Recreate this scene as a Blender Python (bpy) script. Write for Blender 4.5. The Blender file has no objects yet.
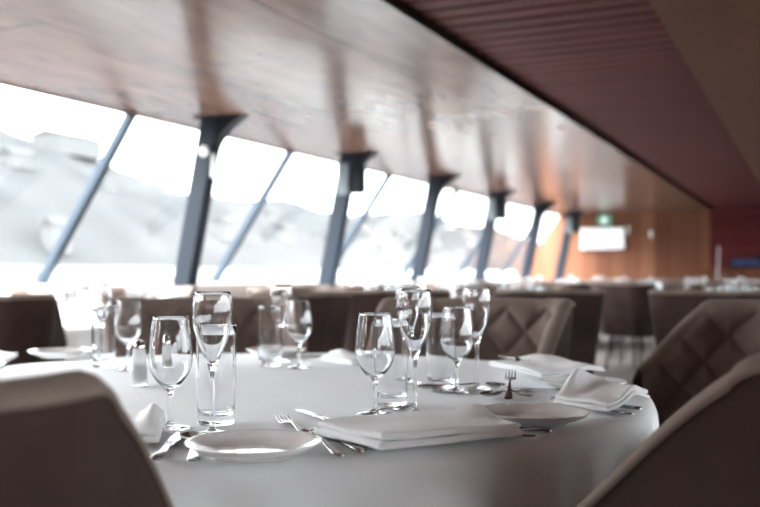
import bpy, bmesh, math, random
from math import sin, cos, pi, radians as R, sqrt, exp, atan2
from mathutils import Vector, Matrix
random.seed(7)
S = bpy.context.scene
COL = S.collection

# ------------------------------------------------------------------ camera
EYE = 1.003; FPX = 930.0; YAW = R(25); PITCH = math.atan(21.5/FPX)
cam_d = bpy.data.cameras.new('camera'); cam = bpy.data.objects.new('camera', cam_d); COL.objects.link(cam)
cam.location = (0, 0, EYE); cam.rotation_euler = (pi/2+PITCH, 0, YAW)
cam_d.sensor_width = 36; cam_d.lens = 36*FPX/760; cam_d.clip_start = .05; cam_d.clip_end = 3000
cam_d.dof.use_dof = True; cam_d.dof.focus_distance = 1.56; cam_d.dof.aperture_fstop = 3.2
S.camera = cam
RV = Vector((cos(YAW), sin(YAW), 0)); FV = Vector((-sin(YAW), cos(YAW), 0))
def cw(x, z):                      # ground coordinates: x metres right of, z metres ahead of the eye
    p = RV*x + FV*z; return (p.x, p.y)
def at(px, py, h=.75):             # point of the horizontal plane z = h seen at a pixel
    d = Vector(((px-380)/FPX, (253.5-py)/FPX, -1)); d.rotate(cam.rotation_euler)
    t = (h-EYE)/d.z; return Vector((d.x*t, d.y*t, h))

# ------------------------------------------------------------------ tags and links
def tag(o, label=None, cat=None, group=None, kind=None):
    if label: o['label'] = label
    if cat: o['category'] = cat
    if group: o['group'] = group
    if kind: o['kind'] = kind
    return o
def empty(name, loc=(0, 0, 0), rz=0):
    o = bpy.data.objects.new(name, None); COL.objects.link(o)
    o.location = loc; o.rotation_euler = (0, 0, rz); o.empty_display_size = .1
    return o
def mesh(name, V, F, mat, parent=None, smooth=True, loc=(0, 0, 0), rz=0, auto=None):
    me = bpy.data.meshes.new(name); me.from_pydata([tuple(v) for v in V], [], F); me.update()
    bm = bmesh.new(); bm.from_mesh(me); bmesh.ops.recalc_face_normals(bm, faces=bm.faces); 
    if auto:
        for e in bm.edges:
            if len(e.link_faces) == 2 and e.calc_face_angle(0) > auto: e.smooth = False
    bm.to_mesh(me); bm.free()
    if smooth:
        for p in me.polygons: p.use_smooth = True
    me.materials.append(mat)
    o = bpy.data.objects.new(name, me); COL.objects.link(o)
    o.location = loc; o.rotation_euler = (0, 0, rz)
    if parent: o.parent = parent
    return o
KIDS = {}
def kids(o): return [c for c in bpy.data.objects if c.parent == o]
def copy_tree(o, parent=None):
    c = o.copy(); COL.objects.link(c); c.parent = parent
    if o.name not in KIDS: KIDS[o.name] = kids(o)
    for k in KIDS[o.name]: copy_tree(k, c)
    return c

class MB:
    def __init__(s): s.V = []; s.F = []
    def add(s, V, F):
        n = len(s.V); s.V += [Vector(v) for v in V]; s.F += [tuple(i+n for i in f) for f in F]
    def box(s, c, d, m=None):
        V = [Vector((c[0]+sx*d[0]/2, c[1]+sy*d[1]/2, c[2]+sz*d[2]/2)) for sx in (-1, 1) for sy in (-1, 1) for sz in (-1, 1)]
        if m: V = [m @ v for v in V]
        s.add(V, [(0, 1, 3, 2), (4, 6, 7, 5), (0, 4, 5, 1), (2, 3, 7, 6), (0, 2, 6, 4), (1, 5, 7, 3)])
    def tube(s, p0, p1, r0, r1, n=12):
        p0 = Vector(p0); p1 = Vector(p1); d = (p1-p0).normalized()
        a = d.orthogonal().normalized(); b = d.cross(a)
        V = [p0+(a*cos(2*pi*i/n)+b*sin(2*pi*i/n))*r0 for i in range(n)]+[p1+(a*cos(2*pi*i/n)+b*sin(2*pi*i/n))*r1 for i in range(n)]
        F = [(i, (i+1) % n, n+(i+1) % n, n+i) for i in range(n)]+[tuple(range(n))[::-1], tuple(range(n, 2*n))]
        s.add(V, F)
    def lathe(s, prof, n=32, c=(0, 0, 0)):
        V = []; F = []; idx = []
        for r, z in prof:
            if r < 1e-6: idx.append([len(V)]*n); V.append((c[0], c[1], c[2]+z))
            else:
                idx.append([len(V)+i for i in range(n)])
                V += [(c[0]+r*cos(2*pi*i/n), c[1]+r*sin(2*pi*i/n), c[2]+z) for i in range(n)]
        for a, b in zip(idx, idx[1:]):
            for i in range(n):
                j = (i+1) % n; q = [a[i], a[j], b[j], b[i]]; u = []
                for x in q:
                    if x not in u: u.append(x)
                if len(u) > 2: F.append(tuple(u))
        s.add(V, F)
    def loft(s, st, n=12):        # st: (x, y, z, half width, half thickness) along y
        V = []; F = []
        for (x, y, z, w, t) in st:
            V += [(x+w*cos(2*pi*i/n), y, z+t*sin(2*pi*i/n)) for i in range(n)]
        for k in range(len(st)-1):
            F += [(k*n+i, k*n+(i+1) % n, (k+1)*n+(i+1) % n, (k+1)*n+i) for i in range(n)]
        F += [tuple(range(n))[::-1], tuple(range((len(st)-1)*n, len(st)*n))]
        s.add(V, F)
    def build(s, name, mat, parent=None, smooth=True, loc=(0, 0, 0), rz=0, auto=R(35)):
        return mesh(name, s.V, s.F, mat, parent, smooth, loc, rz, auto)
def bevel(o, w, seg=2):
    m = o.modifiers.new('bevel', 'BEVEL'); m.width = w; m.segments = seg; m.limit_method = 'ANGLE'; return o

# ------------------------------------------------------------------ materials
def new_mat(name):
    m = bpy.data.materials.new(name); m.use_nodes = True
    nt = m.node_tree; nt.nodes.clear(); out = nt.nodes.new('ShaderNodeOutputMaterial')
    return m, nt, out
def N(nt, t, **k):
    n = nt.nodes.new(t)
    for a, b in k.items():
        if a in n.inputs: n.inputs[a].default_value = b
        else: setattr(n, a, b)
    return n
def L(nt, a, b): nt.links.new(a, b)
def ramp(nt, fac, stops):
    r = nt.nodes.new('ShaderNodeValToRGB'); e = r.color_ramp.elements
    while len(e) < len(stops): e.new(.5)
    for x, (p, c) in zip(e, stops): x.position = p; x.color = (*c, 1)
    L(nt, fac, r.inputs[0]); return r.outputs[0]
def coords(nt, scale=(1, 1, 1), obj=True):
    tc = nt.nodes.new('ShaderNodeTexCoord'); mp = N(nt, 'ShaderNodeMapping'); mp.inputs['Scale'].default_value = scale
    L(nt, tc.outputs['Object' if obj else 'Generated'], mp.inputs[0]); return mp.outputs[0]
def simple(name, col, rough=.5, metal=0, noise=0, nscale=8, bump=0, bscale=200, sheen=0, coat=0, ior=1.5, scale=(1, 1, 1)):
    m, nt, out = new_mat(name); b = N(nt, 'ShaderNodeBsdfPrincipled'); L(nt, b.outputs[0], out.inputs[0])
    b.inputs['Roughness'].default_value = rough; b.inputs['Metallic'].default_value = metal; b.inputs['IOR'].default_value = ior
    b.inputs['Coat Weight'].default_value = coat; b.inputs['Sheen Weight'].default_value = sheen; b.inputs['Sheen Roughness'].default_value = .4
    co = coords(nt, scale)
    nz = N(nt, 'ShaderNodeTexNoise', Scale=nscale, Detail=5.0); L(nt, co, nz.inputs['Vector'])
    lo = [max(0, c*(1-noise)) for c in col]; hi = [min(1, c*(1+noise)) for c in col]
    L(nt, ramp(nt, nz.outputs[0], [(.3, lo), (.7, hi)]), b.inputs['Base Color'])
    if sheen: b.inputs['Sheen Tint'].default_value = (.9, .8, .72, 1)
    if bump:
        n2 = N(nt, 'ShaderNodeTexNoise', Scale=bscale, Detail=3.0); L(nt, co, n2.inputs['Vector'])
        bp = N(nt, 'ShaderNodeBump', Strength=bump, Distance=.002); L(nt, n2.outputs[0], bp.inputs['Height']); L(nt, bp.outputs[0], b.inputs['Normal'])
    return m
M = {}
M['cloth'] = simple('white_linen', (.80, .815, .83), .85, noise=.02, bump=.35, bscale=60)
M['napkin'] = simple('white_napkin', (.90, .91, .92), .9, noise=.02, bump=.4, bscale=120)
M['porcelain'] = simple('white_porcelain', (.84, .84, .83), .14, coat=.3)
M['steel'] = simple('polished_cutlery_steel', (.36, .345, .34), .2, metal=1, noise=.04, nscale=30)
M['velvet'] = simple('brown_velvet', (.044, .0275, .0245), .9, ior=1.2, noise=.22, nscale=7, bump=.25, bscale=260, sheen=.14)  # lining's velvet, darkened so the chair backs carry shade in their colour
M['velvet_pad'] = simple('brown_velvet_lining', (.19, .145, .124), .85, ior=1.25, noise=.2, nscale=7, bump=.25, bscale=260, sheen=.12)
M['dark_leg'] = simple('dark_stained_wood', (.035, .022, .018), .4, noise=.3, nscale=20)
M['tablewood'] = simple('table_board', (.25, .17, .12), .6, noise=.2)
M['blacksteel'] = simple('navy_painted_steel', (.012, .0165, .025), .5, ior=1.25, noise=.08, nscale=3)
M['bracket'] = simple('dark_bracket_paint', (.006, .006, .009), .5, ior=1.2)
M['mullion'] = simple('grey_mullion_paint', (.022, .03, .04), .55, ior=1.2)
M['whitepl'] = simple('white_plastic', (.8, .82, .83), .4)
M['paleplate'] = simple('pale_grey_plate', (.14, .16, .17), .6, ior=1.2)
M['blackpl'] = simple('black_plastic', (.008, .009, .012), .5, ior=1.2)
M['bluepl'] = simple('dark_blue_panel', (.03, .06, .16), .35, noise=.3)
M['greypole'] = simple('grey_metal_pole', (.35, .33, .34), .35, metal=.7)
M['trimdark'] = simple('dark_gap_trim', (.008, .004, .004), .8, ior=1.05)
M['chrome'] = simple('chrome', (.75, .75, .76), .08, metal=1)
M['salt'] = simple('white_salt', (.85, .85, .85), .9, bump=.5, bscale=900)
M['pepper'] = simple('ground_pepper', (.18, .13, .10), .9, noise=.6, nscale=700)
M['carpet'] = simple('taupe_carpet', (.17, .145, .135), .55, noise=.18, nscale=40, bump=.3, bscale=300)
M['sill'] = simple('pale_sill', (.72, .72, .71), .45)
M['white_hull'] = simple('pale_side_wall', (.42, .37, .34), .5)

def glass_mat(name, ior=1.48, col=(1, 1, 1)):
    m, nt, out = new_mat(name); g = N(nt, 'ShaderNodeBsdfGlass', IOR=ior, Roughness=0.0); g.inputs['Color'].default_value = (*col, 1)
    L(nt, g.outputs[0], out.inputs[0]); return m
M['glass'] = glass_mat('clear_table_glass', 1.5, (.985, .99, .995))
def milky():
    m, nt, out = new_mat('milky_shaker_glass'); g = N(nt, 'ShaderNodeBsdfGlass', IOR=1.25, Roughness=.12); d = nt.nodes.new('ShaderNodeBsdfTranslucent'); d2 = nt.nodes.new('ShaderNodeBsdfDiffuse')
    for q in (d, d2): q.inputs[0].default_value = (.9, .91, .92, 1)
    a = N(nt, 'ShaderNodeMixShader', Fac=.5); L(nt, d.outputs[0], a.inputs[1]); L(nt, d2.outputs[0], a.inputs[2])
    b = N(nt, 'ShaderNodeMixShader', Fac=.45); L(nt, g.outputs[0], b.inputs[1]); L(nt, a.outputs[0], b.inputs[2]); L(nt, b.outputs[0], out.inputs[0]); return m
M['frost'] = milky()
def pane_mat():
    m, nt, out = new_mat('window_glass'); ge = nt.nodes.new('ShaderNodeNewGeometry')
    dt = N(nt, 'ShaderNodeVectorMath', operation='DOT_PRODUCT'); L(nt, ge.outputs['Normal'], dt.inputs[0]); L(nt, ge.outputs['Incoming'], dt.inputs[1])
    ab = N(nt, 'ShaderNodeMath', operation='ABSOLUTE'); L(nt, dt.outputs['Value'], ab.inputs[0])
    om = N(nt, 'ShaderNodeMath', operation='SUBTRACT'); om.inputs[0].default_value = 1; L(nt, ab.outputs[0], om.inputs[1])
    pw = N(nt, 'ShaderNodeMath', operation='POWER'); L(nt, om.outputs[0], pw.inputs[0]); pw.inputs[1].default_value = 5
    f = N(nt, 'ShaderNodeMath', operation='MULTIPLY_ADD'); L(nt, pw.outputs[0], f.inputs[0]); f.inputs[1].default_value = .8; f.inputs[2].default_value = .03
    t = N(nt, 'ShaderNodeBsdfTransparent'); t.inputs[0].default_value = (.975, .99, .99, 1)
    g = N(nt, 'ShaderNodeBsdfGlossy', Roughness=.03); mx = nt.nodes.new('ShaderNodeMixShader')
    L(nt, f.outputs[0], mx.inputs[0]); L(nt, t.outputs[0], mx.inputs[1]); L(nt, g.outputs[0], mx.inputs[2]); L(nt, mx.outputs[0], out.inputs[0]); return m
M['pane'] = pane_mat()
def emit(name, col, st):
    m, nt, out = new_mat(name); e = N(nt, 'ShaderNodeEmission', Strength=st); e.inputs[0].default_value = (*col, 1); L(nt, e.outputs[0], out.inputs[0]); return m
M['screen'] = emit('lit_display', (.93, .97, 1), .3)
M['exit'] = emit('lit_green_sign', (.25, .62, .45), .12)
M['exitmark'] = emit('lit_white_pictogram', (.9, 1, .95), .3)
M['walllight'] = emit('wall_lamp_glow', (1, .85, .7), .12)

def ceiling_wood(name, base, dark, rough, joint=(2.4, 1.2)):
    m, nt, out = new_mat(name); b = N(nt, 'ShaderNodeBsdfPrincipled', Roughness=rough, IOR=1.17); L(nt, b.outputs[0], out.inputs[0])
    b.inputs['Coat Weight'].default_value = 0
    co = coords(nt, (2.2, .55, 1))
    nz = N(nt, 'ShaderNodeTexNoise', Scale=3.0, Detail=8.0, Distortion=.8); L(nt, co, nz.inputs['Vector'])
    c = ramp(nt, nz.outputs[0], [(.3, dark), (.7, base)])
    # knots
    co2 = coords(nt, (1, 1, 1)); v = N(nt, 'ShaderNodeTexVoronoi', Scale=1.7); L(nt, co2, v.inputs['Vector'])
    k = ramp(nt, v.outputs['Distance'], [(.035, (1, 1, 1)), (.06, (0, 0, 0))])
    mx = N(nt, 'ShaderNodeMix', data_type='RGBA'); L(nt, k, mx.inputs[0]); L(nt, c, mx.inputs[6]); mx.inputs[7].default_value = (.03, .02, .02, 1)
    # panel joints
    br = N(nt, 'ShaderNodeTexBrick', Scale=1.0); br.inputs['Mortar Size'].default_value = .006; br.inputs['Brick Width'].default_value = joint[0]; br.inputs['Row Height'].default_value = joint[1]
    co3 = nt.nodes.new('ShaderNodeTexCoord'); mp = N(nt, 'ShaderNodeMapping'); mp.inputs['Rotation'].default_value = (0, 0, pi/2); L(nt, co3.outputs['Object'], mp.inputs[0]); L(nt, mp.outputs[0], br.inputs['Vector'])
    m2 = N(nt, 'ShaderNodeMix', data_type='RGBA'); L(nt, br.outputs['Fac'], m2.inputs[0]); L(nt, mx.outputs[2], m2.inputs[6]); m2.inputs[7].default_value = (.03, .02, .02, 1)
    L(nt, m2.outputs[2], b.inputs['Base Color'])
    n2 = N(nt, 'ShaderNodeTexNoise', Scale=2.2, Detail=4.0); L(nt, co, n2.inputs['Vector'])
    bp = N(nt, 'ShaderNodeBump', Strength=.05, Distance=.01); L(nt, n2.outputs[0], bp.inputs['Height']); L(nt, bp.outputs[0], b.inputs['Normal'])
    rr = N(nt, 'ShaderNodeMapRange'); rr.inputs[3].default_value = rough*.8; rr.inputs[4].default_value = rough*1.3; L(nt, nz.outputs[0], rr.inputs[0]); L(nt, rr.outputs[0], b.inputs['Roughness'])
    return m
M['ceil'] = ceiling_wood('varnished_plywood_ceiling', (.18, .103, .078), (.12, .067, .050), .2)
M['beamwood'] = ceiling_wood('brown_plywood_soffit', (.16, .08, .05), (.11, .053, .034), .5)
M['slats'] = simple('burgundy_slats', (.125, .040, .038), .6, ior=1.25, noise=.25, nscale=4, scale=(.4, 5, 1))
def planks(name, cols, w, axis, rough=.55):
    m, nt, out = new_mat(name); b = N(nt, 'ShaderNodeBsdfPrincipled', Roughness=rough, IOR=1.2); L(nt, b.outputs[0], out.inputs[0])
    tc = nt.nodes.new('ShaderNodeTexCoord'); sp = nt.nodes.new('ShaderNodeSeparateXYZ'); L(nt, tc.outputs['Object'], sp.inputs[0])
    d = N(nt, 'ShaderNodeMath', operation='DIVIDE'); L(nt, sp.outputs[axis], d.inputs[0]); d.inputs[1].default_value = w
    fl = N(nt, 'ShaderNodeMath', operation='FLOOR'); L(nt, d.outputs[0], fl.inputs[0])
    wn = N(nt, 'ShaderNodeTexWhiteNoise', noise_dimensions='1D'); L(nt, fl.outputs[0], wn.inputs['W'])
    c = ramp(nt, wn.outputs['Value'], [(i/(len(cols)-1), x) for i, x in enumerate(cols)])
    fr = N(nt, 'ShaderNodeMath', operation='FRACT'); L(nt, d.outputs[0], fr.inputs[0])
    g = ramp(nt, fr.outputs[0], [(.0, (1, 1, 1)), (.05, (0, 0, 0))])
    mx = N(nt, 'ShaderNodeMix', data_type='RGBA'); L(nt, g, mx.inputs[0]); L(nt, c, mx.inputs[6]); mx.inputs[7].default_value = (.03, .012, .008, 1)
    L(nt, mx.outputs[2], b.inputs['Base Color']); return m
M['endwood'] = planks('orange_wood_planks', [(.18, .075, .042), (.11, .040, .022), (.21, .092, .052), (.14, .054, .029)], .30, 0)
M['burgundy'] = planks('burgundy_boards', [(.10, .018, .02), (.13, .024, .026), (.085, .014, .017)], .16, 2)

# ------------------------------------------------------------------ the room
H = 2.31; YE = 20.0; YB = -7.0; XR = 6.5
def struct(o): o['kind'] = 'structure'; return o
def slab(name, mat, x0, x1, y0, y1, z0, z1):
    b = MB(); b.box(((x0+x1)/2, (y0+y1)/2, (z0+z1)/2), (abs(x1-x0), abs(y1-y0), abs(z1-z0))); return struct(b.build(name, mat, smooth=False))
slab('floor', M['carpet'], -6.3, XR, YB, YE, -.06, 0)
slab('ceiling', M['ceil'], -5.02, -1.84, YB, YE, H, H+.12)
slab('ceiling', M['beamwood'], -.70, XR, YB, YE, H, H+.12)
b = MB(); y = YB
while y < YE:
    b.box((-1.27, y+.075, H+.065), (1.14, .125, .05)); b.box((-1.27, y+.155, H+.10), (1.14, .05, .02)); y += .17
struct(b.build('ceiling', M['slats'], smooth=False))
slab('trim_1', M['trimdark'], -1.845, -1.82, YB, YE, H-.004, H+.06)
b = MB(); hp = [(-6.05, 0), (-6.05, .925), (-5.97, .925), (-5.0, H), (-5.0, H+.12), (-1.9, H+.12), (-1.9, 0)]
b.add([(x, YE+d, z) for d in (0, .15) for x, z in hp], [tuple(range(7)), tuple(range(13, 6, -1))]+[(i, (i+1) % 7, 7+(i+1) % 7, 7+i) for i in range(7)])
struct(b.build('wall_far', M['endwood'], smooth=False))
slab('wall_far', M['burgundy'], -1.9, XR, YE-.03, YE+.12, 0, H+.15)
slab('wall_back', M['beamwood'], -6.4, XR, YB-.15, YB, 0, H+.15)
slab('wall_left', M['white_hull'], -6.15, -6.0, YB, YE, 0, .90)
slab('wall_right', M['white_hull'], XR, XR+.12, YB, YE, 0, .90)
slab('trim_2', M['sill'], -6.15, -5.80, YB, YE, .90, .925)
slab('trim_3', M['sill'], XR-.1, XR+.12, YB, YE, .90, .925)
# leaning window bays on both sides: top rail, bottom rail, mullion, pane
GT = (-5.0, H); GB = (-5.97, .925)
def leaning(side, y0, y1, n):
    if side < 0: xt, xb = GT[0], GB[0]
    else: xt, xb = XR-.9, XR
    def P(v, y, off=0):
        x = xb+(xt-xb)*v; z = .925+(H-.925)*v; nx, nz = (H-.925), -(xt-xb); l = sqrt(nx*nx+nz*nz)
        return Vector((x+nx/l*off, y, z+nz/l*off))
    def bar(mb, v0, v1, ya, yb, t):
        V = [P(v, y, o) for v in (v0, v1) for y in (ya, yb) for o in (-t, t)]
        mb.add(V, [(0, 1, 3, 2), (4, 6, 7, 5), (0, 4, 5, 1), (2, 3, 7, 6), (0, 2, 6, 4), (1, 5, 7, 3)])
    mb = MB(); bar(mb, 0, 1, y0-.032, y0+.032, .035); bar(mb, 0, .02, y0+.03, y1-.03, .04); bar(mb, .992, 1, y0+.022, y1-.022, .012)
    w = struct(mb.build('window_%d' % n, M['mullion'], smooth=False))
    mb = MB(); bar(mb, .02, .992, y0+.03, y1-.03, .004); mb.build('pane', M['pane'], w, smooth=False)
n = 1; slab('wall_left', M['beamwood'], -6.0, -5.85, YB, 5.96-2.53*3, .9, H+.1)  # unseen solid stretch in place of window bays, added to cut light from behind
slab('wall_right', M['beamwood'], XR-.1, XR+.1, YB, YB+.1, .9, H+.1)
y = 5.96-2.53*3
while y < YE-.5:
    leaning(-1, y, min(y+2.53, YE), n); n += 1; y += 2.53
y = -7.0
for k in range(9):
    leaning(1, y, y+3.0, n); n += 1; y += 3.0
def portal(p, lx, ly, rot):
    l = bpy.data.lights.new('daylight_portal', 'AREA'); l.shape = 'RECTANGLE'; l.size = lx; l.size_y = ly; l.cycles.is_portal = True
    o = bpy.data.objects.new('daylight_portal', l); COL.objects.link(o); o.location = p; o.rotation_euler = rot
    return o
lean = math.atan2(.97, 1.385)
portal((-5.52, 9.2, 1.64), 1.72, 21.7, (0, -(pi/2)+lean, 0))
lean2 = math.atan2(.9, 1.385)
portal((XR-.42, 6.5, 1.64), 1.66, 27, (0, pi/2-lean2, 0))

# columns
def column(y, k):
    root = empty('steel_column', (-4.97, y, 0))
    tag(root, None, 'column', 'steel columns along the windows')
    b = MB(); w, d = .17, .12
    q = [(0, 0), (.47, H)]
    V = [(x+sx*w/2, sy*d/2, z) for (x, z) in q for (sx, sy) in ((-1, -1), (1, -1), (1, 1), (-1, 1))]
    b.add(V, [(0, 1, 2, 3), (4, 7, 6, 5), (0, 4, 5, 1), (1, 5, 6, 2), (2, 6, 7, 3), (3, 7, 4, 0)])
    bevel(b.build('post', M['blacksteel'], root, smooth=False), .008)
    # curved gusset towards the room
    b = MB(); m = 10; pts = []
    for i in range(m+1):
        t = i/m; z = H-.36*(1-t)**1.0; x = .47-(H-z)*.2035+w/2+.24*t**2.6
        pts.append((x, z))
    pts += [(.47+w/2-.02, H), (.47-.36*.2035+w/2-.02, H-.36)]
    n_ = len(pts); V = [(x, sy*.055, z) for sy in (-1, 1) for (x, z) in pts]
    b.add(V, [tuple(range(n_)), tuple(range(2*n_-1, n_-1, -1))]+[(i, (i+1) % n_, n_+(i+1) % n_, n_+i) for i in range(n_)])
    b.build('bracket', M['bracket'], root, smooth=False)
    b = MB(); b.box((.50, 0, H-.008), (.34, .17, .014)); b.build('cap_plate', M['bracket'], root, smooth=False)
    return root
cols = [1.0, 3.5, 6.38, 8.90, 11.42, 13.95, 16.55, 19.0]
cl = {2: 'navy steel column nearest the camera, with a round white sensor near its top',
      3: 'second navy steel column from the left, with a black box speaker under its bracket',
      4: 'third navy steel column from the left, bare under its bracket', 5: 'fourth leaning navy steel column from the left, with a boxy speaker',
      6: 'fifth navy steel column from the left, bare under its bracket', 7: 'farthest navy steel column, in front of the orange wood end wall',
      0: 'navy steel column left of the picture, farthest back', 1: 'navy steel column just left of the picture'}
for k, y in enumerate(cols[:]):
    c = column(y, k); c['label'] = cl[k]
    zt = 2.0; xc = -4.97+.47*zt/H
    if k == 2:
        s = empty('round_sensor', (xc+.03, y-.075, 2.02)); tag(s, 'small round white sensor on the nearest column', 'sensor')
        b = MB(); b.add([Matrix.Rotation(pi/2, 4, 'X') @ Vector(v) for v in (lambda m: (m.lathe([(0, .0), (.042, 0), (.045, .012), (.03, .028), (0, .032)], 20), m.V)[1])(MB())], (lambda m: (m.lathe([(0, .0), (.042, 0), (.045, .012), (.03, .028), (0, .032)], 20), m.F)[1])(MB()))
        b.build('dome', M['whitepl'], s)
        b = MB(); b.tube((.07, .02, -.02), (.07, .02, -.22), .012, .018); b.build('conduit', M['whitepl'], s)
    if k in (3, 5, 7):
        s = empty('box_speaker', (xc+.16, y-.01, 1.90))
        tag(s, {3: 'black box speaker on the second column with a pale side plate', 5: 'boxy dark speaker on the fourth column', 7: 'boxy dark speaker on the farthest column'}[k], 'speaker', 'speakers on the columns')
        b = MB(); b.box((0, 0, .12), (.14, .12, .30)); bevel(b.build('cabinet', M['blackpl'], s, smooth=False), .01)
        b = MB(); b.box((-.15, -.065, .13), (.13, .02, .34)); bevel(b.build('pale_plate', M['paleplate'], s, smooth=False), .006)
        b = MB(); b.box((-.09, -.02, .12), (.08, .04, .05)); b.build('mount', M['blackpl'], s, smooth=False)
    if False:
        s = empty('cone_lamp', (xc+.19, y-.03, 1.98)); tag(s, {4: 'white cone lamp on the third column', 6: 'white cone lamp on the fifth column'}[k], 'lamp', 'cone lamps on the columns')
        b = MB(); b.lathe([(0, .16), (.03, .16), (.035, .12), (.055, .0), (.05, 0), (.03, .1), (0, .11)], 20); b.build('shade', M['whitepl'], s)
        b = MB(); b.tube((0, 0, .14), (-.12, 0, .16), .01, .01); b.build('arm', M['bracket'], s)

# ------------------------------------------------------------------ end wall fittings
s = empty('wall_display', (-4.07, YE-.05, 1.58)); tag(s, 'bright white two-panel display on the orange wood end wall', 'display')
b = MB(); b.box((0, 0, .2), (.92, .05, .46)); bevel(b.build('frame', M['whitepl'], s, smooth=False), .01)
for sx in (-1, 1):
    b = MB(); b.box((sx*.22, -.03, .2), (.42, .012, .40)); b.build('lit_panel', M['screen'], s, smooth=False)
s = empty('exit_sign', (-3.97, YE-.35, 2.04)); tag(s, 'small lit green exit sign hanging above the white display', 'sign')
b = MB(); b.box((0, 0, .11), (.30, .04, .22)); bevel(b.build('light_box', M['exit'], s, smooth=False), .01)
b = MB(); b.tube((.0, -.023, .135), (0, -.03, .135), .05, .05, 20); b.tube((-.07, -.027, .06), (.06, -.027, .06), .018, .018); b.tube((0, -.027, .05), (0, -.027, .16), .018, .018); b.build('pictogram', M['exitmark'], s)
b = MB(); b.tube((0, 0, .21), (0, 0, .27), .008, .008); b.build('hanger', M['blackpl'], s)
for i, (x, z, lab) in enumerate([(-3.53, 1.85, 'slim pale wall lamp just right of the white display'), (-3.07, 1.78, 'slim pale wall lamp farther right of the white display')]):
    s = empty('wall_lamp', (x, YE, z)); tag(s, lab, 'lamp', 'slim wall lamps on the wood end wall')
    b = MB(); b.tube((0, -.07, 0), (0, -.07, .2-.05*i), .028, .028, 14); b.build('shade', M['walllight'] if i == 0 else M['whitepl'], s)
    b = MB(); b.box((0, -.02, .1), (.05, .05, .1)); b.build('backplate', M['bracket'], s, smooth=False)
s = empty('service_counter', (-1.15, 18.5, 0)); tag(s, 'low orange wood service counter before the burgundy wall', 'counter')
b = MB(); b.box((0, 0, .54), (1.5, .5, 1.08)); b.build('body', M['endwood'], s, smooth=False)
b = MB(); b.box((0, 0, 1.1), (1.6, .6, .04)); bevel(b.build('countertop', M['endwood'], s, smooth=False), .008)
s = empty('coffee_machine', (-1.05, 18.5, 1.12)); tag(s, 'long dark machine with a blue front on the service counter', 'machine')
b = MB(); b.box((0, 0, .1), (.75, .35, .17)); b.box((.25, 0, .2), (.3, .35, .1)); bevel(b.build('body', M['blackpl'], s, smooth=False), .015)
b = MB(); b.box((-.08, -.18, .11), (.52, .02, .12)); b.build('front_panel', M['bluepl'], s, smooth=False)
s = empty('slim_pole', (-1.62, 17.9, 0)); tag(s, 'slim grey pole standing left of the dark machine', 'pole')
b = MB(); b.tube((0, 0, .02), (.06, 0, 1.52), .018, .014); b.build('shaft', M['greypole'], s)
b = MB(); b.lathe([(0, 0), (.15, 0), (.15, .012), (.03, .03), (0, .03)], 24); b.build('foot', M['greypole'], s)

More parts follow.
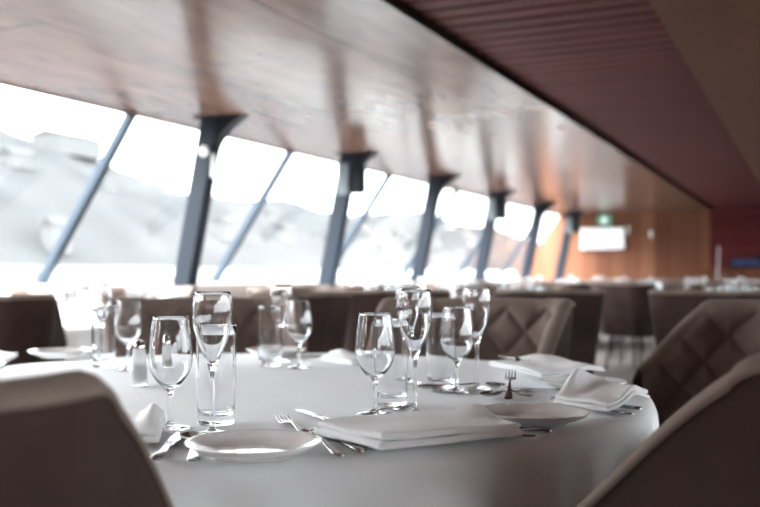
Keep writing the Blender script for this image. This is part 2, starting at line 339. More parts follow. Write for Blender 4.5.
# ------------------------------------------------------------------ chair
def make_chair():
    root = empty('upholstered_chair')
    hw, yb, yf, rc = .275, -.27, .10, .10
    P = []
    def seg(x0, y0, x1, y1, n):
        for i in range(n): P.append((x0+(x1-x0)*i/n, y0+(y1-y0)*i/n))
    def arc(cx, cy, a0, a1, n):
        for i in range(n): a = a0+(a1-a0)*i/n; P.append((cx+rc*cos(a), cy+rc*sin(a)))
    seg(-hw, yf, -hw, yb+rc, 22); arc(-hw+rc, yb+rc, pi, 1.5*pi, 18)
    seg(-hw+rc, yb, hw-rc, yb, 26); arc(hw-rc, yb+rc, 1.5*pi, 2*pi, 18); seg(hw, yb+rc, hw, yf, 22); P.append((hw, yf))
    n = len(P); s = [0]
    for i in range(1, n): s.append(s[-1]+sqrt((P[i][0]-P[i-1][0])**2+(P[i][1]-P[i-1][1])**2))
    mid = s[-1]/2; half = hw-rc+rc*pi/2
    T = []
    for i in range(n):
        a = P[max(0, i-1)]; c = P[min(n-1, i+1)]; dx, dy = c[0]-a[0], c[1]-a[1]; l = sqrt(dx*dx+dy*dy); T.append((dy/l, -dx/l))  # outward
    def top(d):
        d = abs(d); f = (d-(half+.0))/.32; f = min(1, max(0, f)); f = .5*f+.5*f*f*(3-2*f) if f > .12 else f*f*5.5*.85; return .915-.005*(d/.2)**2*(d < .2)-.27*f
    zb = .37; t = .021
    def pos(i, z):
        d = s[i]-mid; k = max(0, z-.40); leanb = .16*k*max(0, 1-abs(d)/(half+.25)); flare = .10*k
        ox, oy = T[i]; return P[i][0]+ox*flare, P[i][1]+oy*flare-leanb*.7
    nz = 44
    # outer shell (with rolled top)
    V = []; F = []; ring = []
    prof = [(-t*.6, 0, 0)]+[(t, 0, j/nz) for j in range(nz+1)]+[(t*cos(a), t*sin(a), 1) for a in [pi/8*q for q in range(1, 8)]]+[(-t, 0, 1-j/10*.3) for j in range(0, 6)]
    for i in range(n):
        d = s[i]-mid; tp = top(d)-t
        endf = min(1, min(s[i], s[-1]-s[i])/.025); endf = sqrt(max(0, 1-(1-endf)**2))*.85+.15
        for (o, up, v) in prof:
            z = zb+(tp-zb)*v; x, y = pos(i, z); V.append((x+T[i][0]*o*endf, y+T[i][1]*o*endf, z+up*endf))
    m = len(prof)
    for i in range(n-1):
        for j in range(m-1): F.append((i*m+j, i*m+j+1, (i+1)*m+j+1, (i+1)*m+j))
        F.append((i*m+m-1, i*m, (i+1)*m, (i+1)*m+m-1))
    F.append(tuple(range(m))); F.append(tuple(range((n-1)*m, n*m))[::-1])
    mesh('backrest', V, F, M['velvet'], root, auto=R(60))
    # quilted lining
    V = []; F = []; nz = 64; A, B = .15, .165; i0, i1 = 2, n-3; idx = []
    # resample path finer
    Q = []
    for i in range(i0, i1):
        for q in range(3):
            f = q/3; Q.append((i, f))
    Q.append((i1, 0))
    for (i, f) in Q:
        j = min(i+1, n-1); ss = s[i]+(s[j]-s[i])*f; d = ss-mid; tp = top(d)-t*.9
        edge = min(1, min(ss-s[i0], s[i1]-ss)/.02)
        for k in range(nz+1):
            z = .43+(tp-.43)*k/nz
            a = pos(i, z); c = pos(j, z); x = a[0]+(c[0]-a[0])*f; y = a[1]+(c[1]-a[1])*f
            ox = T[i][0]*(1-f)+T[j][0]*f; oy = T[i][1]*(1-f)+T[j][1]*f
            u1 = (d/A+(z-.80)/B); u2 = (d/A-(z-.80)/B)
            g = min(abs(u1-round(u1)), abs(u2-round(u2)))*A*.8
            pad = .019*(1-exp(-(g/.016)**1.2))
            ef = min(1, (tp-z)/.018)
            o = -t-.003-(pad)*min(1, edge)*sqrt(max(0, ef)) if True else 0
            if ef <= 0: o = -t-.004
            V.append((x+ox*o, y+oy*o, z))
        zc = top(d)-t; rr_ = t+.004
        for q in range(1, 8):
            an = pi*.92*q/7; o = -rr_*cos(an); V.append((x+ox*o, y+oy*o, zc+rr_*sin(an)))
    nz += 7; w = nz+1
    for i in range(len(Q)-1):
        for k in range(nz): F.append((i*w+k, i*w+k+1, (i+1)*w+k+1, (i+1)*w+k))
    ln = mesh('quilted_lining', V, F, M['velvet_pad'], root); md = ln.modifiers.new('solid', 'SOLIDIFY'); md.thickness = .006; md.offset = 0
    # seat
    st = []
    b = MB(); V = []; F = []; nn = 40
    prof = [(.88, .36), (.97, .375), (1, .40), (1, .435), (.97, .458), (.88, .472), (.6, .478), (.25, .48)]
    for (k, z) in prof:
        for i in range(nn):
            a = 2*pi*i/nn; c_, s_ = cos(a), sin(a); e = .45
            x = math.copysign(abs(c_)**e, c_)*.235*k; y = math.copysign(abs(s_)**e, s_)*.245*k+.02; V.append((x, y, z))
    for q in range(len(prof)-1):
        F += [(q*nn+i, q*nn+(i+1) % nn, (q+1)*nn+(i+1) % nn, (q+1)*nn+i) for i in range(nn)]
    F += [tuple(range(nn))[::-1], tuple(range((len(prof)-1)*nn, len(prof)*nn))]
    b.add(V, F); b.build('seat', M['velvet_pad'], root)
    for sx, sy in ((-1, 1), (1, 1), (-1, -1), (1, -1)):
        b = MB(); b.tube((sx*.235, sy*.23, 0), (sx*.19, sy*.19, .365), .013, .021, 14); b.build('leg', M['dark_leg'], root)
    return root
chair0 = make_chair(); used_chair = [False]
def chair(bx, by, tx, ty, label, group, turn=0):
    """back centre at bx,by, facing tx,ty"""
    o = chair0 if not used_chair[0] else copy_tree(chair0)
    used_chair[0] = True
    a = atan2(ty-by, tx-bx)-pi/2+turn
    o.location = (bx-sin(a)*.31, by+cos(a)*.31, 0); o.rotation_euler = (0, 0, a)
    tag(o, label, 'chair', group); return o

# ------------------------------------------------------------------ tables
def cloth_mesh(seed, nfold=1.0):
    rnd = random.Random(seed); n = 220; Rr = .9
    ph = [rnd.uniform(0, 2*pi) for _ in range(8)]; fr = [9, 13, 17, 22, 29, 38]
    V = [(0, 0, .75)]; F = []
    def fold(a): return sum(sin(f*a+p)*w for f, p, w in zip(fr, ph, (.5, .7, .8, .7, .5, .3)))
    rings = []
    for r in [.15, .3, .45, .6, .7, .78, .84, .875]: rings.append(('t', r))
    for k in range(1, 5): rings.append(('c', k/5))
    for k in range(0, 15): rings.append(('d', k/14))
    for kd, v in rings:
        for i in range(n):
            a = 2*pi*i/n
            if kd == 't': r, z = v, .75-.0012*(1+sin(3*a+ph[0]+v*6)*cos(5*a+v*4))*(v > .2)
            elif kd == 'c': q = v*pi/2; r = .875+.025*sin(q); z = .748-.025*(1-cos(q))
            else:
                fo = fold(a); fo = max(-1.2, fo); k = v**.6
                r = .902+.012*k+.036*fo*k; z = .722-.215*v
            V.append((r*cos(a), r*sin(a), z))
    F += [(0, 1+i, 1+(i+1) % n) for i in range(n)]
    for q in range(len(rings)-1):
        o = 1+q*n; F += [(o+i, o+n+i, o+n+(i+1) % n, o+(i+1) % n) for i in range(n)]
    return V, F
def make_table():
    root = empty('round_table')
    b = MB(); b.lathe([(0, .715), (.87, .715), (.878, .722), (.878, .735), (.87, .742), (0, .742)], 64); b.build('tabletop', M['tablewood'], root)
    b = MB(); b.tube((0, 0, .04), (0, 0, .715), .05, .05, 24); b.build('pedestal', M['greypole'], root)
    b = MB(); b.lathe([(0, 0), (.32, 0), (.32, .015), (.06, .05), (0, .05)], 40); b.build('base', M['greypole'], root)
    return root
table0 = make_table(); used_table = [False]
clothV = [cloth_mesh(3), cloth_mesh(11)]
cloth_far = []
def table(x, y, tdesc, main=False):
    o = table0 if not used_table[0] else copy_tree(table0)
    used_table[0] = True; o.location = (x, y, 0); tag(o, 'round pedestal table under the cloth, ' + tdesc, 'table', 'round dining tables')
    if main:
        c = mesh('tablecloth', *clothV[0], M['cloth']); c.location = (x, y, 0)
    else:
        if not cloth_far: c = mesh('tablecloth', *clothV[1], M['cloth']); cloth_far.append(c)
        else: c = cloth_far[0].copy(); COL.objects.link(c)
        c.location = (x, y, 0); c.rotation_euler = (0, 0, x*3+y)
    tag(c, 'white linen tablecloth draped over the table ' + tdesc, 'tablecloth', 'white tablecloths')

# ------------------------------------------------------------------ glassware
def wine_prof(h=.184, R_=.0365, rim=.029, k=1):
    b0 = .066; hb = h-b0
    out = [(0, 0), (.034, 0), (.035, .0015), (.030, .003), (.012, .006), (.0052, .011), (.0042, .02), (.0040, .045), (.0050, b0-.006), (.010, b0+.001), (.019, b0+.008), (.029, b0+.022), (.0345, b0+.036), (R_, b0+.050), (.0355, b0+.068), (.0335, b0+.085), (.031, b0+.102), (rim, h-.001), (rim-.0006, h)]
    inn = [(rim-.0012, h-.001), (.0298, b0+.102), (.0322, b0+.085), (.0342, b0+.068), (R_-.0013, b0+.050), (.0330, b0+.036), (.0272, b0+.023), (.017, b0+.011), (.007, b0+.0055), (0, b0+.0045)]
    return out+inn
def flute_prof():
    out = [(0, 0), (.032, 0), (.033, .0015), (.028, .003), (.012, .006), (.005, .011), (.0040, .022), (.0040, .07), (.0050, .098), (.0075, .110), (.0125, .122), (.0195, .138), (.0265, .158), (.0305, .176), (.0315, .192), (.0305, .208), (.0285, .2255), (.028, .226)]
    inn = [(.0273, .2255), (.0293, .208), (.0302, .192), (.0292, .176), (.0250, .158), (.0178, .138), (.0105, .1235), (.0045, .115), (0, .113)]
    return out+inn
def tumbler_prof(h=.167, rb=.031, rt=.034):
    out = [(0, .001), (.024, 0), (rb-.002, 0), (rb, .003), (rb+.0005, .012), (rb+.0015, .05), (rt, .105), (rt-.0005, h-.001), (rt-.0010, h)]
    inn = [(rt-.0016, h-.001), (rt-.0013, .105), (rb, .05), (rb-.0022, .022), (rb-.007, .0165), (0, .0155)]
    return out+inn
def smooth_prof(p, n=3):     # Catmull-Rom, for round bowls
    out = []
    for i in range(len(p)-1):
        p0 = p[max(0, i-1)]; p1 = p[i]; p2 = p[i+1]; p3 = p[min(len(p)-1, i+2)]
        l = sqrt((p2[0]-p1[0])**2+(p2[1]-p1[1])**2); m = n if l > .008 else 1
        for k in range(m):
            t = k/m
            f = lambda a, b, c, d: .5*((2*b)+(-a+c)*t+(2*a-5*b+4*c-d)*t*t+(-a+3*b-3*c+d)*t**3)
            if m == 1: out.append(p1)
            else: out.append((max(0, f(p0[0], p1[0], p2[0], p3[0])), f(p0[1], p1[1], p2[1], p3[1])))
    out.append(p[-1]); return out
PROF = {'wine_glass': wine_prof(), 'champagne_flute': flute_prof(), 'water_tumbler': tumbler_prof()}
GPROTO = {}
def glass(kind, x, y, label, hi=True, group=None, z=.7505):
    key = (kind, hi)
    if key not in GPROTO:
        b = MB(); b.lathe(smooth_prof(PROF[kind], 3) if hi else PROF[kind], 72 if hi else 20)
        o = b.build(kind, M['glass'], auto=None if kind != 'x' else None); GPROTO[key] = o
    else: o = GPROTO[key].copy(); COL.objects.link(o)
    o.location = (x, y, z)
    tag(o, label, {'wine_glass': 'wine glass', 'champagne_flute': 'champagne glass', 'water_tumbler': 'water glass'}[kind], group)
    return o

# ------------------------------------------------------------------ porcelain, cutlery, napkins
def make_plate(r=.095):
    b = MB(); b.lathe(smooth_prof([(0, .003), (.05, .003), (.052, 0), (.056, 0), (.058, .003), (.075, .008), (.09, .0155), (r, .0195), (r+.0005, .0208), (r-.001, .0215), (.088, .0185), (.074, .0115), (.060, .0075), (.050, .0065), (0, .0065)], 2), 72)
    return b
plate0 = [None]
def plate(x, y, label, group='side plates', z=.7505):
    if plate0[0] is None: o = make_plate().build('side_plate', M['porcelain'], auto=None); plate0[0] = o
    else: o = plate0[0].copy(); COL.objects.link(o)
    o.location = (x, y, z); tag(o, label, 'plate', group); return o
def fork_mb(b):
    st = [(0, .000, .0025, .004, .0012), (0, .004, .0025, .0085, .0018), (0, .03, .0022, .0085, .0018), (0, .07, .003, .0055, .0019), (0, .105, .0065, .0032, .0020), (0, .125, .0075, .0032, .0018), (0, .137, .0055, .007, .0014), (0, .145, .0035, .0115, .0013), (0, .155, .0022, .0125, .0012), (0, .162, .0022, .0122, .0012)]
    b.loft(st, 14)
    for k in (-1.5, -.5, .5, 1.5):
        x = k*.0066
        b.loft([(x, .158, .0022, .0024, .0012), (x, .175, .0028, .0020, .0011), (x, .190, .0055, .0016, .0010), (x*.98, .203, .0105, .0006, .0005)], 8)
def spoon_mb(b):
    b.loft([(0, .000, .0025, .004, .0012), (0, .004, .0025, .0085, .0018), (0, .03, .0022, .0085, .0018), (0, .07, .003, .0055, .0019), (0, .105, .0070, .0032, .0020), (0, .128, .0085, .0035, .0018), (0, .137, .0075, .0055, .0014)], 14)
    # bowl: shallow ellipsoidal dish
    V = []; F = []; na, nr = 28, 8; c = (0, .165)
    for side in (0, 1):
        for q in range(nr+1):
            rr = q/nr
            for i in range(na):
                a = 2*pi*i/na; wy = .032*(1+.0*sin(a)); V.append((.0195*rr*cos(a)*(1+.12*-sin(a)), c[1]+wy*rr*sin(a), .0012+.0075*rr**2+(.0013 if side else 0)))
    w = na*(nr+1)
    for side in (0, 1):
        for q in range(nr):
            for i in range(na): F.append((side*w+q*na+i, side*w+q*na+(i+1) % na, side*w+(q+1)*na+(i+1) % na, side*w+(q+1)*na+i))
    for i in range(na): F.append((nr*na+i, nr*na+(i+1) % na, w+nr*na+(i+1) % na, w+nr*na+i))
    b.add(V, F)
def knife_mb(b):
    b.loft([(0, 0, .004, .004, .002), (0, .004, .004, .0085, .0035), (0, .04, .004, .0085, .0036), (0, .085, .004, .0065, .0036), (0, .095, .004, .0055, .003), (0, .10, .0035, .0085, .0014), (.001, .15, .003, .0100, .0011), (.0015, .185, .003, .0100, .0010), (.0005, .205, .003, .0065, .0009), (-.003, .218, .003, .001, .0006)], 14)
CUT = {'fork': fork_mb, 'spoon': spoon_mb, 'knife': knife_mb}; CP = {}
def cutlery(kind, ph, pt, label, z=.7505, zt=0, roll=0, tip=False):
    """ph: handle end, pt: direction of the tip (table points)"""
    name = {'fork': 'dinner_fork', 'spoon': 'table_spoon', 'knife': 'table_knife'}[kind]
    if kind not in CP:
        b = MB(); CUT[kind](b); o = b.build(name, M['steel'], auto=R(60)); CP[kind] = o
    else: o = CP[kind].copy(); COL.objects.link(o)
    a = atan2(pt.y-ph.y, pt.x-ph.x)-pi/2
    if tip:
        d = (pt-ph); d.z = 0; ph = pt-d.normalized()*{'fork': .203, 'spoon': .197, 'knife': .218}[kind]
    o.location = (ph.x, ph.y, z); o.rotation_euler = (zt, roll, a)
    tag(o, label, {'fork': 'fork', 'spoon': 'spoon', 'knife': 'knife'}[kind], 'cutlery on the main table'); return o
def napkin(cor, layers, th, label, z=.7505, hf=None, seed=1, name='folded_napkin', shift=0):
    """cor: four table points in order; a stack of soft folded layers"""
    rnd = random.Random(seed); b = MB(); n = 30
    c = [Vector((p.x, p.y)) for p in cor]; ctr = sum(c, Vector((0, 0)))/4
    for l in range(layers):
        sc = 1-.03*l+rnd.uniform(-.01, .01); sh = Vector((rnd.uniform(-.003, .003), rnd.uniform(-.003, .003)))*(l > 0)
        cc = [ctr+(p-ctr)*sc+sh for p in c]; z0 = z+l*th*1.0
        V = []; F = []
        p1, p2, p3 = [rnd.uniform(0, 6) for _ in range(3)]
        for side in (0, 1):
            for i in range(n+1):
                for j in range(n+1):
                    u = i/n; v = j/n
                    # squeeze samples to the rim for a round edge
                    u_ = .5-.5*cos(pi*u); v_ = .5-.5*cos(pi*v)
                    pt = cc[0]*(1-u_)*(1-v_)+cc[1]*u_*(1-v_)+cc[2]*u_*v_+cc[3]*(1-u_)*v_
                    e = min(u_, 1-u_, v_, 1-v_); e = min(1, e/.035); rnd_ = sqrt(max(0, 1-(1-e)**2))
                    wav = .0016*sin(7*u_+p1+3*v_)+.0012*sin(11*v_+p2-4*u_)
                    hz = hf(u_, v_) if hf else 0
                    mid = z0+th*.5+hz*(.86 if side == 0 else 1)+wav*rnd_*(1 if l else .5)*(hz > 0 or l > 0 or side)
                    V.append((pt.x, pt.y, max(z+.0002, mid+(1 if side else -1)*th*.49*rnd_)))
        w = (n+1)**2
        for side in (0, 1):
            for i in range(n):
                for j in range(n): q = side*w+i*(n+1)+j; F.append((q, q+1, q+n+2, q+n+1))
        for i in range(n):
            for a_, b_ in (((i)*(n+1), (i+1)*(n+1)), (i*(n+1)+n, (i+1)*(n+1)+n), (i, i+1), (n*(n+1)+i, n*(n+1)+i+1)):
                F.append((a_, b_, w+b_, w+a_))
        b.add(V, F)
    o = b.build(name, M['napkin'], auto=None); tag(o, label, 'napkin', 'white napkins'); return o

# ------------------------------------------------------------------ the main table
TX, TY = cw(-.30, 2.16)
table(TX, TY, 'in the foreground', True)
G = 'glasses on the main table'
def gl(kind, px, py, label): p = at(px, py); return glass(kind, p.x, p.y, label, True, G)
gl('wine_glass', 170, 429, 'empty wine glass in the front left group, left of the tall tapering glass')
gl('champagne_flute', 212, 435, 'tall tapering glass, foremost on the left, in front of a straight tumbler')
gl('water_tumbler', 216, 424, 'straight tumbler directly behind the foremost left tapering glass')
gl('champagne_flute', 101, 363, 'tall tapering glass at the far left, behind a straight tumbler')
gl('water_tumbler', 104, 367, 'straight tumbler at the far left, in front of a tall tapering glass')
gl('wine_glass', 128, 370, 'wine glass at the far left, behind the salt shaker')
gl('water_tumbler', 270, 366, 'straight tumbler of the small group at the far middle of the table')
gl('champagne_flute', 281, 362, 'tall tapering glass rising behind the far middle tumbler and wine glass')
gl('wine_glass', 299, 368, 'wine glass of the small group at the far middle, its rightmost glass')
gl('wine_glass', 375, 415, 'foremost wine glass of the right hand group, by the fork tines')
gl('water_tumbler', 391, 405, 'straight tumbler between the foremost wine glass and tall glass of the right group')
gl('champagne_flute', 415, 415, 'foremost tall tapering glass of the right hand group')
gl('champagne_flute', 409, 383, 'tall tapering glass half hidden behind the foremost tall one of the right group')
gl('water_tumbler', 441, 388, 'straight tumbler behind the rear wine glass of the right hand group')
gl('wine_glass', 457, 392, 'rear wine glass of the right hand group, beside the spoon')
gl('champagne_flute', 477, 389, 'rightmost tall tapering glass of the table')
def shaker(px, py, fill, label):
    p = at(px, py); s = empty('salt_shaker' if fill == 'salt' else 'pepper_shaker', (p.x, p.y, .7505)); tag(s, label, 'shaker')
    b = MB(); b.lathe(smooth_prof([(0, 0), (.019, 0), (.020, .003), (.0185, .012), (.0165, .05), (.0150, .082), (.0125, .087), (.0115, .0862), (.0135, .080), (.0150, .05), (.0165, .014), (0, .010)], 2), 8 if False else 40)
    b.build('glass_body', M['frost'], s, auto=None)
    b = MB(); b.lathe([(0, .0102), (.0163, .0142), (.0152, .050), (0, .052)], 32); b.build('contents', M[fill], s)
    b = MB(); b.lathe(smooth_prof([(.0135, .0835), (.0138, .0885), (.0125, .096), (.008, .103), (0, .105)], 2)+[(0, .088), (.0128, .0872), (.0135, .0835)], 32); b.build('cap', M['chrome'], s, auto=None)
shaker(139, 386, 'salt', 'glass salt shaker with a chrome cap, left of the front wine glass')
shaker(165, 379, 'pepper', 'dark pepper shaker with a chrome cap, seen through the front left wine glass')
p = at(254, 442, .769); plate(p.x, p.y, 'white side plate nearest the camera, in front of the left tumbler')
p = at(534, 411.5, .769); plate(p.x, p.y, 'white side plate on the right beside the tented napkin')
p = at(583, 381, .769); plate(p.x, p.y, 'white side plate at the far right, half under a flat napkin')
p = at(60, 357); plate(p.x, p.y, 'white side plate at the far left before the brown chair')
p = at(276, 355.5); plate(p.x, p.y, 'white side plate behind the far middle glasses')
cutlery('knife', at(156, 462), at(178, 436), 'knife whose handle lies left of the nearest plate, beside the chair')
cutlery('spoon', at(194, 463), at(192, 440), 'spoon with its handle towards the table edge, touching the nearest plate', roll=0)
cutlery('fork', at(309, 438), at(281, 420), 'fork with tines pointing away, just beyond the nearest plate', tip=True, z=.7508)
cutlery('spoon', at(343, 458), at(306, 434), 'spoon whose handle end lies left of the front napkin, nearest the camera')
cutlery('knife', at(363, 454), at(318, 431), 'knife whose handle end sticks out under the front napkin corner')
cutlery('knife', at(345, 429), at(297, 411), 'knife with its round blade tip free, behind the front napkin', tip=True)
cutlery('fork', at(325, 425), at(409, 408), 'fork with tines pointing right towards the foremost right wine glass', tip=True)
cutlery('knife', at(551, 434), at(440, 424), 'knife handle sticking out at the right end of the front napkin')
cutlery('fork', at(536, 438), at(430, 432), 'fork handle sticking out at the front right corner of the front napkin')
cutlery('spoon', at(538, 389), at(482, 399), 'spoon with its bowl towards the camera, right of the rear wine glass', tip=True)
cutlery('fork', at(508, 401), at(512, 384), 'fork standing with raised tines behind the right side plate', zt=R(9), z=.7515)
cutlery('spoon', at(530, 401), at(498, 392), 'spoon under the raised fork, behind the right side plate', z=.757)
cutlery('knife', at(606, 393), at(520, 390), 'knife lying flat behind the tented napkin')
cutlery('knife', at(641, 411), at(560, 400), 'knife handle sticking out below the tented napkin, rear one')
cutlery('fork', at(633, 415.5), at(566, 405), 'fork handle sticking out below the tented napkin, front one')
cutlery('spoon', at(478, 384), at(436, 389), 'spoon with a dark bowl at the foot of the rear right tumbler')
cutlery('knife', at(-12, 371), at(20, 356), 'knife at the far left edge before the brown chair')
cutlery('fork', at(112, 441), at(144, 417), 'fork tip showing beside the front left chair')
# napkins
napkin([at(312, 440), at(379, 457), at(524, 441.5), at(450, 425)], 2, .0115, 'thick folded napkin at the front middle of the table', z=.7575, seed=3,
       hf=lambda u, v: .016*exp(-((u-.50)/.16)**2-((v-.93)/.12)**2)+.004*exp(-((u-.2)/.2)**2-((v-.5)/.3)**2))
napkin([at(553, 409), at(608, 417), at(650, 405), at(592, 391)], 2, .009, 'napkin folded into a tent beside the right side plate', z=.7575, seed=5,
       hf=lambda u, v: .035*exp(-((u-.08)/.16)**2-((v-.42)/.28)**2)+.018*exp(-((v-.65)/.28)**2)*min(1, u*3+.3))
napkin([at(488, 374), at(542, 388), at(606, 382), at(548, 367)], 2, .006, 'flat napkin lying over the far right side plate', z=.7725, seed=8,
       hf=lambda u, v: .012*exp(-((v-.7)/.2)**2)*(.5+.5*sin(u*9)))
cutlery('fork', at(500, 372), at(538, 384), 'fork lying on the flat far right napkin', z=.7905)
napkin([at(112, 448), at(159, 449), at(166, 430), at(126, 424)], 2, .010, 'crumpled napkin between the front left chair and the wine glass', z=.7575, seed=9,
       hf=lambda u, v: .022*exp(-((u-.75)/.2)**2-((v-.7)/.4)**2))
napkin([at(322, 361), at(352, 366), at(372, 361), at(338, 356)], 2, .008, 'small crumpled napkin right of the far middle wine glass', seed=10,
       hf=lambda u, v: .016*exp(-((u-.3)/.3)**2-((v-.5)/.3)**2))
napkin([at(-25, 362), at(5, 364), at(18, 357), at(-10, 354)], 2, .007, 'small napkin at the far left edge beside a knife', seed=12)
# chairs of the main table
c1 = cw(-.605, .75); chair(*c1, TX, TY, 'dark brown chair cut off by the left edge, nearest the camera', 'chairs of the main table', turn=R(1))
c2 = cw(.735, 1.15); chair(*c2, TX, TY, 'dark brown chair in the bottom right corner, its plain back to the camera', 'chairs of the main table', turn=R(0))
c3 = cw(1.27, 2.80); chair(*c3, TX, TY, 'brown quilted chair at the right edge, behind the bottom right chair', 'chairs of the main table', turn=R(-14))
c4 = cw(.375, 3.33); chair(*c4, TX, TY, 'brown quilted chair facing the camera across the table, right of the glasses', 'chairs of the main table', turn=R(4))
c5 = cw(-.66, 3.45); chair(*c5, TX, TY, 'dark quilted chair across the table behind the front left glasses', 'chairs of the main table')

# ------------------------------------------------------------------ tables behind
DIRS = ['far side', 'far right', 'right', 'near right', 'near side', 'near left', 'left', 'far left']
def dirname(ang, x, y):
    va = atan2(y, x); k = int(round((va-ang)/(pi/4))) % 8; return DIRS[k]
def background(x, y, tdesc, angs, rad=1.42, glasses=True, settings=False, seed=0):
    rnd = random.Random(seed); table(x, y, tdesc)
    seen = {}
    for a in angs:
        rr = rad
        if isinstance(a, tuple): a, rr = a
        th = R(a); bx, by = x+rr*cos(th), y+rr*sin(th)
        if bx < -4.35 and min(abs(by-q) for q in cols) < .42: continue
        d = dirname(th, x, y)
        seen[d] = seen.get(d, 0)+1; dd = d if seen[d] == 1 else d+' (outer one)'
        chair(x+rr*cos(th), y+rr*sin(th), x, y, 'brown chair at the %s of table %s' % (dd, tdesc), 'chairs round the tables behind', turn=R(rnd.uniform(-5, 5)))
    for k in range(8):
        d = DIRS[k]; th2 = atan2(y, x)-k*pi/4
        th2 += rnd.uniform(-.08, .08)
        if glasses:
            for kind, rr, da in (('wine_glass', .55, .0), ('champagne_flute', .50, .20), ('water_tumbler', .62, .16)):
                if kind == 'champagne_flute' and k % 2: continue
                q = th2+da
                glass(kind, x+rr*cos(q), y+rr*sin(q), '%s at the %s of table %s' % ({'wine_glass': 'wine glass', 'champagne_flute': 'tall glass', 'water_tumbler': 'tumbler'}[kind], DIRS[DIRS.index(d)], tdesc), False, 'glasses on the tables behind')
        if settings:
            q = th2-.12; cx, cy = x+.72*cos(q), y+.72*sin(q)
            plate(cx, cy, 'side plate at the %s of table %s' % (d, tdesc), 'plates on the tables behind')
            e1 = Vector((cos(q), sin(q))); e2 = Vector((-sin(q), cos(q)))
            c = Vector((x+.70*cos(q-.28), y+.70*sin(q-.28)))
            cr = [c+e1*sx*.055+e2*sy*.05 for sx, sy in ((-1, -1), (1, -1), (1, 1), (-1, 1))]
            napkin([Vector((v.x, v.y, .75)) for v in cr], 2, .012, 'napkin at the %s of table %s' % (d, tdesc), seed=k, hf=lambda u, v: .03*exp(-((u-.5)/.25)**2))
ring = lambda o: [o+45*i for i in range(8)]
background(-3.85, 4.1, 'nearest along the windows', [(-2, 1.62), -65, -110, 110, 155], 1.42, settings=True, seed=1)
background(-2.3, 6.2, 'behind the main table, left of the aisle', [-86, -45, -131, 175, 85], 1.42, settings=True, seed=2)
background(0, 6.6, 'behind the main table, right of the aisle', [-112, 65, 110], 1.45, settings=True, seed=2)
background(-3.75, 8.8, 'second along the windows', ring(10), seed=3)
background(-1.185, 10.97, 'second behind the main table', ring(-117), 1.42, seed=4)
background(-3.75, 13.5, 'third along the windows', ring(20), seed=5)
background(-1.185, 15.5, 'third behind the main table', ring(0), seed=6)
background(-3.75, 17.9, 'last along the windows', ring(0), seed=7)

# ------------------------------------------------------------------ outside
def terrain():
    V = []; F = []; nx, ny = 14, 160
    rnd = random.Random(2); ph = [rnd.uniform(0, 6) for _ in range(9)]
    for i in range(nx):
        for j in range(ny):
            v = i/(nx-1); y = -300+j/(ny-1)*2600; x = -330-v*260
            h = 94+10*sin(y/170+ph[0])+6*sin(y/61+ph[1])+3*sin(y/23+ph[2])+1.6*sin(y/9+ph[3])
            h += 26*exp(-((y-300)/160)**2)-.012*max(0, y-500)
            z = -2+h*min(1, v*1.25)**.8+1.5*sin(x/14+y/17)*v
            V.append((x, y, z))
    for i in range(nx-1):
        for j in range(ny-1): q = i*ny+j; F.append((q, q+1, q+ny+1, q+ny))
    return V, F
M['hill'] = simple('hazy_hillside', (.0190, .0194, .0199), 1, ior=1.01, noise=.22, nscale=.02)
M['water'] = simple('pale_river', (.030, .034, .037), 1, ior=1.02, noise=.1, nscale=.2)
M['house'] = simple('hazy_plaster', (.050, .050, .050), 1, ior=1.01)
M['houseroof'] = simple('hazy_roof', (.028, .028, .028), 1, ior=1.01)
struct(mesh('hills', *terrain(), M['hill']))
b = MB(); b.box((-300, 800, -2.2), (700, 3400, .2)); struct(b.build('river', M['water'], smooth=False))
def hz(x, y):
    pass
from mathutils.bvhtree import BVHTree
tv, tf = terrain(); bv = BVHTree.FromPolygons(tv, tf)
rnd = random.Random(5)
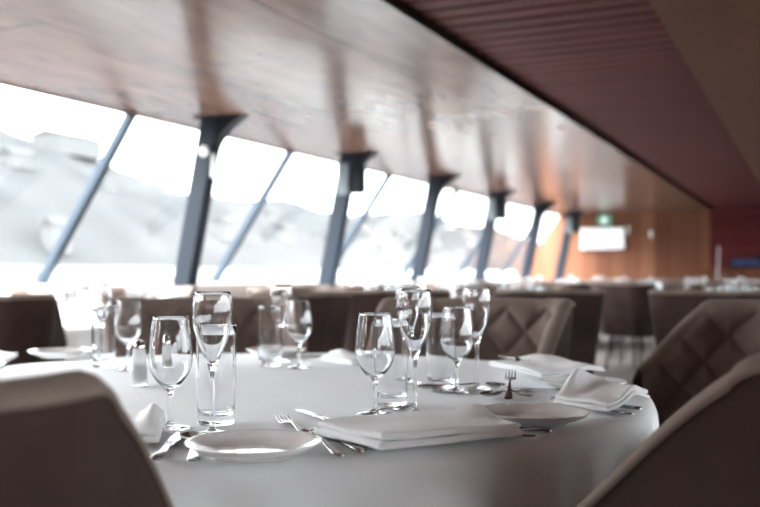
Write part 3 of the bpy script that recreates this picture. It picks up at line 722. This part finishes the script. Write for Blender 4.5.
spots = [(-520, 545, 46, 15, 'long pale building on the hilltop seen through the leftmost pane')]
for k in range(22): spots.append((-345-rnd.random()*120, 120+k*62+rnd.uniform(-20, 20), rnd.uniform(10, 22), rnd.uniform(8, 15), None))
wheres = ['low on', 'halfway up', 'high on']
for k, (x, y, w, h, lab) in enumerate(spots):
    hit = bv.ray_cast(Vector((x, y, 300)), Vector((0, 0, -1)))[0]
    if hit is None: continue
    s = empty('hillside_house', (x, y, hit.z-2))
    tag(s, lab or 'hazy pale house on the far river bank', 'building', 'hazy houses on the far bank')
    b = MB(); b.box((0, 0, h/2), (w*.6, w, h)); b.build('walls', M['house'], s, smooth=False)
    b = MB(); rw = w*.6/2+.6; rl = w/2+.6
    b.add([(-rw, -rl, h), (rw, -rl, h), (rw, rl, h), (-rw, rl, h), (0, -rl, h+4), (0, rl, h+4)], [(0, 1, 4), (2, 3, 5), (0, 4, 5, 3), (1, 2, 5, 4), (0, 3, 2, 1)])
    b.build('roof', M['houseroof'], s, smooth=False)

# ------------------------------------------------------------------ sky and look
w = bpy.data.worlds.new('overcast'); S.world = w; w.use_nodes = True; nt = w.node_tree; nt.nodes.clear()
o = nt.nodes.new('ShaderNodeOutputWorld'); bg = N(nt, 'ShaderNodeBackground', Strength=12.5); L(nt, bg.outputs[0], o.inputs[0])
tc = nt.nodes.new('ShaderNodeTexCoord'); sp = nt.nodes.new('ShaderNodeSeparateXYZ'); L(nt, tc.outputs['Generated'], sp.inputs[0])
L(nt, ramp(nt, sp.outputs[2], [(.0, (.125, .129, .132)), (.14, (.15, .154, .158)), (.38, (.85, .88, .90)), (.7, (.93, .97, 1.0))]), bg.inputs[0])
S.view_settings.view_transform = 'Standard'; S.view_settings.look = 'None'; S.view_settings.gamma = 1; S.view_settings.exposure = 2.15
S.view_settings.use_curve_mapping = False
cy = S.cycles; cy.max_bounces = 14; cy.transmission_bounces = 14; cy.transparent_max_bounces = 24; cy.diffuse_bounces = 5; cy.glossy_bounces = 6
cy.use_denoising = True; cy.sample_clamp_indirect = 12
